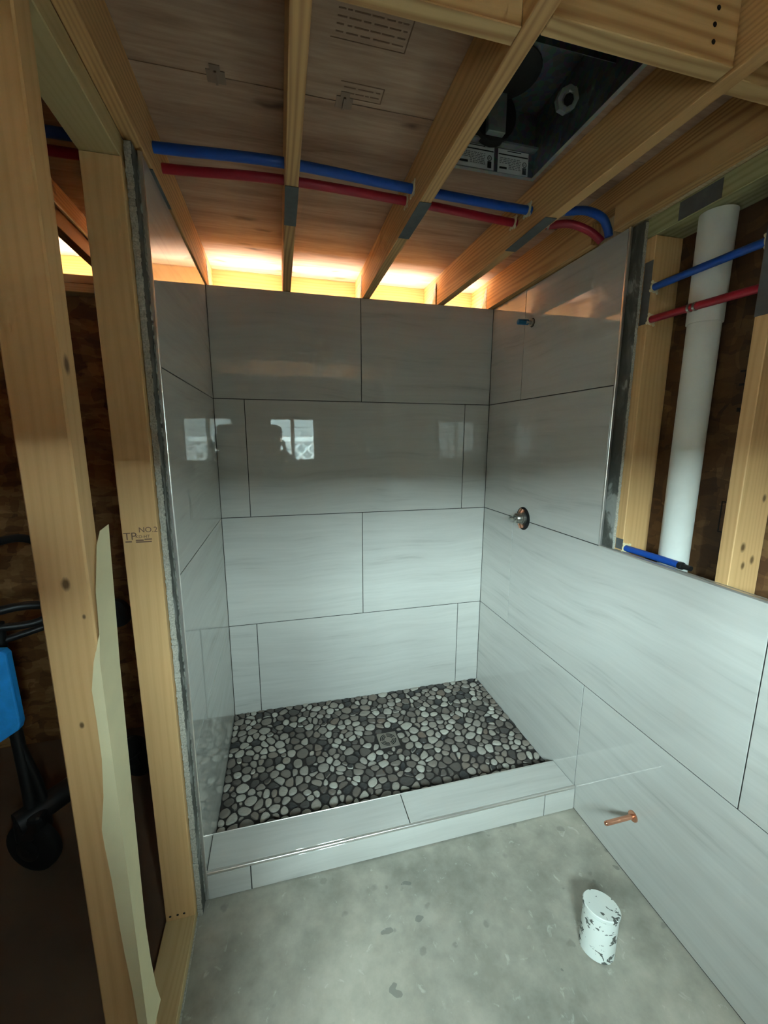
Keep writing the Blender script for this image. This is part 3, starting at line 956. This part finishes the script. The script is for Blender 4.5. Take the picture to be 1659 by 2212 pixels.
for (x0, x1, z0, z1) in ((0.905, 1.038, 2.506, 2.574), (1.052, 1.165, 2.504, 2.573)):
    lb = mk('label', B(x0, x1, YL - .0006, YL, z0, z1), M['label'], fn)
    w = x1 - x0
    b = bmesh.new()
    for (fa, fb, za, zb) in ((.30, .75, .93, .965), (.02, .98, .76, .81)):
        box(b, x0 + w * fa, x0 + w * fb, YL - .0009, YL - .0006, z0 + (z1 - z0) * za, z0 + (z1 - z0) * zb)
    mx, mz = x0 + .88 * w, z0 + .40 * (z1 - z0)
    box(b, mx - .007, mx + .007, YL - .0009, YL - .0006, z0 + .005, mz - .003)
    for k in range(20):
        a = 2 * math.pi * k / 20
        box(b, mx + .007 * math.cos(a) - .001, mx + .007 * math.cos(a) + .001, YL - .0009, YL - .0006, mz + .006 + .007 * math.sin(a) - .001, mz + .006 + .007 * math.sin(a) + .001)
    box(b, x0 + w * .06, x0 + w * .3, YL - .0009, YL - .0006, z0 + .012, z0 + .018)
    mk('label_print', b, M['labelink'], lb)
    tb = text_bm('UL', .009, (mx - .0055, YL - .0009, mz + .003), (1, 0, 0), (0, 0, 1))
    mk('label_print', tb, M['labelink'], lb)
    b = bmesh.new()
    for i in range(7):
        zz = z0 + (z1 - z0) * (.20 + .07 * i)
        xx = x0 + w * (.36 if i < 3 else .06)
        while xx < x0 + w * .74:
            l = random.uniform(.004, .014)
            box(b, xx, min(xx + l, x0 + w * .76), YL - .0009, YL - .0006, zz, zz + .0022)
            xx += l + .003
    mk('label_text', b, M['labelgrey'], lb)
# cable connector: octagonal metal box with a small white sticker
cb = mk('connector_box', lathe(bmesh.new(), (1.158, -1.05, 2.595), (-.25, -.9, -.35), [(0, .03), (.03, .03), (.03, .018), (.022, .016)], 8), M['galv'], fn)
mk('knockout', lathe(bmesh.new(), (1.150, -1.079, 2.580), (-.25, -.9, -.35), [(0, .014), (.002, .014)], 8), M['black'], fn)
mk('sticker', prism(bmesh.new(), [(1.148, -1.082, 2.597), (1.176, -1.082, 2.600), (1.174, -1.079, 2.616), (1.147, -1.079, 2.613)], (0, .001, 0)), M['label'], fn)
for x in (0.93, 1.03, 1.10):
    mk('screw', lathe(bmesh.new(), (x, -1.2132, 2.60), (0, -1, 0), [(0, .006), (.003, .005)], 10), M['blackm'], fn)

# ------------------------------------------------------------------ plumbing stubs
sa = tag(empty('shower_arm_stub', (SW, -0.391, 2.185)), 'short pipe stub with blue cap high on the right tiled wall', 'pipe stub')
mk('hole_rim', lathe(bmesh.new(), (SW - .0003, -0.391, 2.185), (-1, 0, 0), [(0, .021), (.0004, .020)], 20), M['black'], sa)
mk('nipple', lathe(bmesh.new(), (SW + .003, -0.391, 2.185), (-1, 0, 0), [(0, .017), (.012, .017), (.012, .010), (.04, .010)], 18), M['brass'], sa, smooth=True)
mk('cap', lathe(bmesh.new(), (SW - .022, -0.388, 2.186), (-1, .06, 0), [(0, .0115), (0.001, .0132), (.052, .0125), (.054, .010)], 18), M['bcap'], sa, smooth=True)

sv = tag(empty('shower_valve', (SW, -0.417, 1.229)), 'bare shower valve sticking out of a round hole in the tile', 'valve')
mk('hole_rim', lathe(bmesh.new(), (SW - .0003, -0.417, 1.225), (-1, 0, 0), [(0, .060), (.0005, .059)], 28), M['black'], sv)
mk('copper_fitting', T([(SW - .002, -0.417, 1.274), (SW - .010, -0.412, 1.255), (SW - .010, -0.412, 1.20), (SW - .002, -0.417, 1.178)], .016, 12), M['copper'], sv, smooth=True)
mk('body', lathe(bmesh.new(), (SW - .001, -0.417, 1.227), (-1, 0, 0), [(0, .036), (.014, .034), (.018, .029), (.042, .026), (.047, .020)], 24), M['brass'], sv, smooth=True)
mk('stem', lathe(bmesh.new(), (SW - .047, -0.417, 1.229), (-1, 0, 0), [(0, .012), (.012, .012), (.013, .007), (.034, .006)], 14), M['brass'], sv, smooth=True)

cs = tag(empty('copper_stub_out', (SW, -1.238, 0.261)), 'capped copper pipe stub with flange low on the right tiled wall', 'pipe stub')
mk('flange', lathe(bmesh.new(), (SW, -1.238, 0.261), (-1, 0, 0), [(0, .020), (.004, .019), (.006, .012)], 20), M['copper'], cs, smooth=True)
mk('pipe', lathe(bmesh.new(), (SW - .004, -1.238, 0.261), (-1, .0, .0), [(0, .0085), (.112, .0085), (.118, .0075), (.121, .004)], 16), M['copper'], cs, smooth=True)

tp = tag(empty('toilet_pipe_stub', (1.253, -1.397, 0)), 'white painted sealed drain pipe stub rising from the concrete floor', 'pipe stub')
TPA = Vector((0.020, 0.017, 0.130))
mk('pipe', lathe(bmesh.new(), (1.253, -1.397, -0.006), TPA, [(0, .053), (.127, .0535)], 36), M['stub'], tp, smooth=True)
mk('cap', lathe(bmesh.new(), Vector((1.253, -1.397, -0.006)) + TPA * (.1272 / TPA.length), TPA, [(0, .0525), (.003, .0525), (.004, .0560), (.011, .0565), (.0135, .054)], 36), M['stub'], tp, smooth=True)

# ------------------------------------------------------------------ torn paper strip wrapped on the front stud
pb = [(1.452, 0.064, 0.104), (1.43, 0.045, 0.101), (1.345, 0.018, 0.094), (1.265, 0.01, 0.088), (1.214, -0.0105, 0.083), (1.158, -0.0195, 0.078), (1.089, -0.0185, 0.075), (1.007, -0.0185, 0.07), (0.923, -0.0245, 0.066), (0.849, -0.0355, 0.062), (0.804, -0.0345, 0.06), (0.722, -0.0305, 0.056), (0.614, -0.0285, 0.051), (0.525, -0.0255, 0.048), (0.419, -0.0205, 0.052), (0.321, -0.0185, 0.062), (0.25, -0.0155, 0.078)]
b = bmesh.new()
prev = None
for i, (z, s0, s1) in enumerate(pb):
    # s runs around the stud corner: negative on the front face, positive along the side
    row = []
    qs = [s0, s0 * .5, 0.0] if s0 < 0 else [s0, s0 + .0005, s0 + .001]
    qs += [max(s0, 0) + .001 + (s1 - max(s0, 0)) * k / 6 for k in range(1, 7)]
    for k, q in enumerate(qs):
        if q <= 0:
            p = (-0.0325 + q, -1.4380, z)
        else:
            p = (-0.0325 + 0.02 * max(0, q - .03), -1.4380 + q + .0001 * k, z + (0.006 * (k / 8) if i == 0 else 0))
        row.append(Vector(p))
    row = [b.verts.new(p) for p in row] + [b.verts.new(p + Vector((.0009 if n_ > 2 or s0 > 0 else 0, -.0009 if n_ < 3 else 0, 0))) for n_, p in reversed(list(enumerate(row)))]
    m_ = len(row)
    if prev:
        for k in range(m_):
            b.faces.new((prev[k], prev[(k + 1) % m_], row[(k + 1) % m_], row[k]))
    else:
        b.faces.new(row)
    prev = row
b.faces.new(prev[::-1])
tag(mk('paper_strip', b, M['paper'], smooth=True), 'torn strip of cream paper stuck down the front wall stud', 'paper strip')

# ------------------------------------------------------------------ wheeled stand in the side room
st = tag(empty('wheeled_stand', (-0.62, -0.55, 0)), 'black wheeled metal stand with a blue fabric panel behind the left studs', 'equipment stand')


def wheel(c, r, w, ax=(0, 1, 0)):
    ww = mk('wheel', lathe(bmesh.new(), Vector(c) - Vector(ax) * w / 2, ax, [(0, r * .55), (0, r * .8), (w * .18, r * .97), (w * .5, r), (w * .82, r * .97), (w, r * .8), (w, r * .55)], 28), M['rubber'], st, smooth=True)
    mk('hub', lathe(bmesh.new(), Vector(c) - Vector(ax) * (w / 2 + .012), ax, [(0, r * .18), (.006, r * .42), (w + .02, r * .42), (w + .024, r * .18)], 20), M['blackm'], ww)


wheel((-0.655, -0.665, 0.105), 0.105, 0.05, (0.35, 0.94, 0))
wheel((-0.405, -0.33, 0.155), 0.10, 0.05, (0.35, 0.94, 0))
wheel((-0.385, -0.40, 0.90), 0.062, 0.035, (0.35, 0.94, 0))
for pts, r in (([(-0.69, -0.60, 0.98), (-0.685, -0.61, 0.62), (-0.66, -0.64, 0.30), (-0.655, -0.66, 0.22)], .020), ([(-0.685, -0.62, 0.55), (-0.64, -0.62, 0.34), (-0.62, -0.63, 0.22)], .016),
               ([(-0.78, -0.66, 1.005), (-0.6, -0.58, 1.03), (-0.40, -0.42, 0.92)], .016), ([(-0.72, -0.62, 0.97), (-0.6, -0.57, 0.955), (-0.52, -0.53, 0.985)], .014), ([(-0.74, -0.62, 0.90), (-0.6, -0.56, 0.925), (-0.5, -0.5, 0.94)], .013)):
    mk('frame_tube', T(smooth_path(pts), r, 12), M['blackm'], st, smooth=True)
mk('axle_housing', T([(-0.69, -0.68, 0.215), (-0.5, -0.49, 0.24), (-0.40, -0.345, 0.22)], .045, 14), M['blackm'], st, smooth=True)
mk('caster_fork', B(-0.70, -0.60, -0.70, -0.62, 0.14, 0.245, 0.02, 3), M['blackm'], st)
mk('hose', T(smooth_path([(-0.77, -0.62, 1.08), (-0.735, -0.61, 1.20), (-0.67, -0.60, 1.265), (-0.58, -0.58, 1.28), (-0.50, -0.55, 1.22)]), .014, 12), M['rubber'], st, smooth=True)
mk('fabric_panel', prism(bmesh.new(), [(-1.0, -0.72, 0.96), (-0.620, -0.72, 0.925), (-0.609, -0.72, 0.911), (-0.603, -0.72, 0.648), (-0.610, -0.72, 0.626), (-0.669, -0.72, 0.589), (-1.0, -0.72, 0.52)], (0.0, .035, 0), 0.005), M['bluebag'], st)

tag(mk('electric_cable', T(smooth_path([(-0.399, -1.2, 2.425), (-0.398, -0.7, 2.42), (-0.399, -0.3, 2.425), (-0.397, -0.1, 2.42), (-0.399, 0.02, 2.43)]), .006, 8), M['cream'], smooth=True), 'thin pale electric cable running along a joist over the side room', 'cable')

# ------------------------------------------------------------------ outside the rear windows
tag(mk('ground', B(-30, 30, -40, -3.0, -0.4, -0.3), M['grass']), kind='structure')
nh = tag(empty('neighbour_house', (0, -8.0, -0.3)), 'neighbouring house with horizontal siding seen in the tile reflection', 'house')
for i in range(14):
    z = -0.3 + .2 * i
    b = bmesh.new()
    prism(b, [(-9, -8.0, z), (-9, -7.985, z), (-9, -8.0, z + .2)], (18, 0, 0))
    mk('siding_board', b, M['siding'], nh)
mk('wall_core', B(-9, 9, -8.4, -8.001, -0.3, 2.6), M['siding'], nh)
lf = tag(empty('lattice_fence', (0, -5.3, -0.3)), 'diagonal lattice fence outside the window mirrored in the back wall', 'fence')
b = bmesh.new()
for i in range(-14, 34):
    for sg, yy in ((1, -5.30), (-1, -5.31)):
        x = i * 0.22 - 2.2
        prism(b, [(x, yy, 0.9), (x + .05, yy, 0.9), (x + .05 + sg * .7, yy, 1.6), (x + sg * .7, yy, 1.6)], (0, .008, 0))
mk('lattice', b, M['lattice'], lf)
mk('fence_board', B(-5, 6, -5.32, -5.28, -0.3, 0.9), M['siding'], lf)
mk('top_rail', B(-5, 6, -5.34, -5.27, 1.58, 1.66), M['lattice'], lf)

# ------------------------------------------------------------------ the photographer (mirrored in the tile)


def person():
    root = tag(empty('person', (0.25, -2.62, 0)), 'person in a cap and dark clothes raising a phone, mirrored in tile', 'person')
    V, R, E = [], [], []

    def add(p, r, link=None):
        V.append(p)
        R.append(r)
        if link is not None:
            E.append((link, len(V) - 1))
        return len(V) - 1
    ox, oy = 0.25, -2.62
    pel = add((ox, oy, 0.96), .145)
    wai = add((ox, oy + .01, 1.10), .135, pel)
    che = add((ox, oy + .01, 1.30), .155, wai)
    nkb = add((ox, oy + .01, 1.45), .09, che)
    nk = add((ox, oy + .03, 1.53), .055, nkb)
    hd0 = add((ox, oy + .05, 1.60), .075, nk)
    hd1 = add((ox, oy + .055, 1.68), .088, hd0)
    add((ox, oy + .045, 1.745), .07, hd1)
    hands = []
    for s in (-1, 1):
        hip = add((ox + s * .10, oy, 0.90), .10, pel)
        kn = add((ox + s * .115, oy + .02, 0.50), .068, hip)
        cf = add((ox + s * .12, oy, 0.34), .062, kn)
        an = add((ox + s * .125, oy - .01, 0.09), .042, cf)
        add((ox + s * .14, oy + .14, 0.038), .038, an)
        sh = add((ox + s * .185, oy + .01, 1.40), .075, nkb)
        el = add((ox + s * .235, oy + .12, 1.17), .048, sh)
        wr_ = add((ox + s * .115, oy + .26, 1.46), .030, el)
        pa = add((ox + s * .082 + .03, oy + .305, 1.535), .026, wr_)
        hands.append((s, pa))
        # four fingers behind the phone edge and a thumb on the other side
        for k in range(4):
            z = 1.545 + .018 * k
            f1 = add((ox + s * .075 + .035, oy + .335, z + .006), .0085, pa)
            f2 = add((ox + s * .060 + .035, oy + .352, z + .012), .008, f1)
            add((ox + s * .042 + .035, oy + .354, z + .014), .007, f2)
        t1 = add((ox + s * .070 + .035, oy + .312, 1.56), .010, pa)
        add((ox + s * .040 + .035, oy + .322, 1.59), .008, t1)
    me = bpy.data.meshes.new('body')
    me.from_pydata([Vector(v) for v in V], E, [])
    ob = bpy.data.objects.new('body', me)
    COL.objects.link(ob)
    sk = ob.modifiers.new('skin', 'SKIN')
    ob.modifiers.new('sub', 'SUBSURF').levels = 2
    ob.modifiers['sub'].render_levels = 2
    for i, r in enumerate(R):
        me.skin_vertices[0].data[i].radius = (r, r * (0.72 if 0 < i < 4 else 1.0))
    me.skin_vertices[0].data[pel].use_root = True
    ev = bpy.data.meshes.new_from_object(ob.evaluated_get(bpy.context.evaluated_depsgraph_get()))
    bpy.data.objects.remove(ob)
    b = bmesh.new()
    b.from_mesh(ev)
    bpy.data.meshes.remove(ev)
    # nose, ears, shoulders stay part of the same mesh data
    hx, hy = ox, oy + .055
    for f in b.faces:
        c = f.calc_center_median()
        f.material_index = 0 if (c.z > 1.50 or (c.y > oy + .235 and c.z > 1.2)) else (3 if c.z < .10 else (2 if c.z < 1.0 else 1))
    for (c, sc) in (((hx, hy + .088, 1.655), (.012, .018, .022)), ((hx - .088, hy - .005, 1.655), (.012, .018, .03)), ((hx + .088, hy - .005, 1.655), (.012, .018, .03)), ((hx, hy + .080, 1.612), (.026, .008, .006))):
        bmesh.ops.create_icosphere(b, subdivisions=2, radius=1.0, matrix=Matrix.Translation(c) @ Matrix.Diagonal((*sc, 1)))
    body = mk('body', b, [M['skin'], M['shirt'], M['jeans'], M['shoe']], root, smooth=True)
    for s in (-1, 1):
        bb = bmesh.new()
        bmesh.ops.create_icosphere(bb, subdivisions=2, radius=.011, matrix=Matrix.Translation((hx + s * .033, hy + .078, 1.672)))
        mk('eye', bb, M['white'], body, smooth=True)
    bb = bmesh.new()
    lathe(bb, (hx, hy - .005, 1.690), (0, -.06, 1), [(0, .098), (.03, .099), (.06, .090), (.082, .065), (.094, .02)], 24)
    cp = mk('cap', bb, M['cap'], root, smooth=True)
    bb = bmesh.new()
    pts = [(hx + .085 * math.sin(a), hy + .04 + .125 * math.cos(a), 1.700 - .008 * math.cos(a)) for a in np.linspace(-1.45, 1.45, 12)]
    prism(bb, pts, (0, 0, .006))
    mk('brim', bb, M['cap'], cp)
    mk('hair', lathe(bmesh.new(), (hx, hy - .035, 1.63), (0, 0, 1), [(0, .066), (.03, .078), (.065, .08)], 20), M['hair'], root, smooth=True)
    return root


person()
ph = tag(empty('phone', (0.285, -2.276, 1.60)), 'dark smartphone held up at the camera position by the person', 'phone')
mk('body', B(0.247, 0.325, -2.282, -2.273, 1.52, 1.675, 0.004, 2), M['phone'], ph)
mk('screen', B(0.250, 0.322, -2.2832, -2.2821, 1.524, 1.671), M['black'], ph)
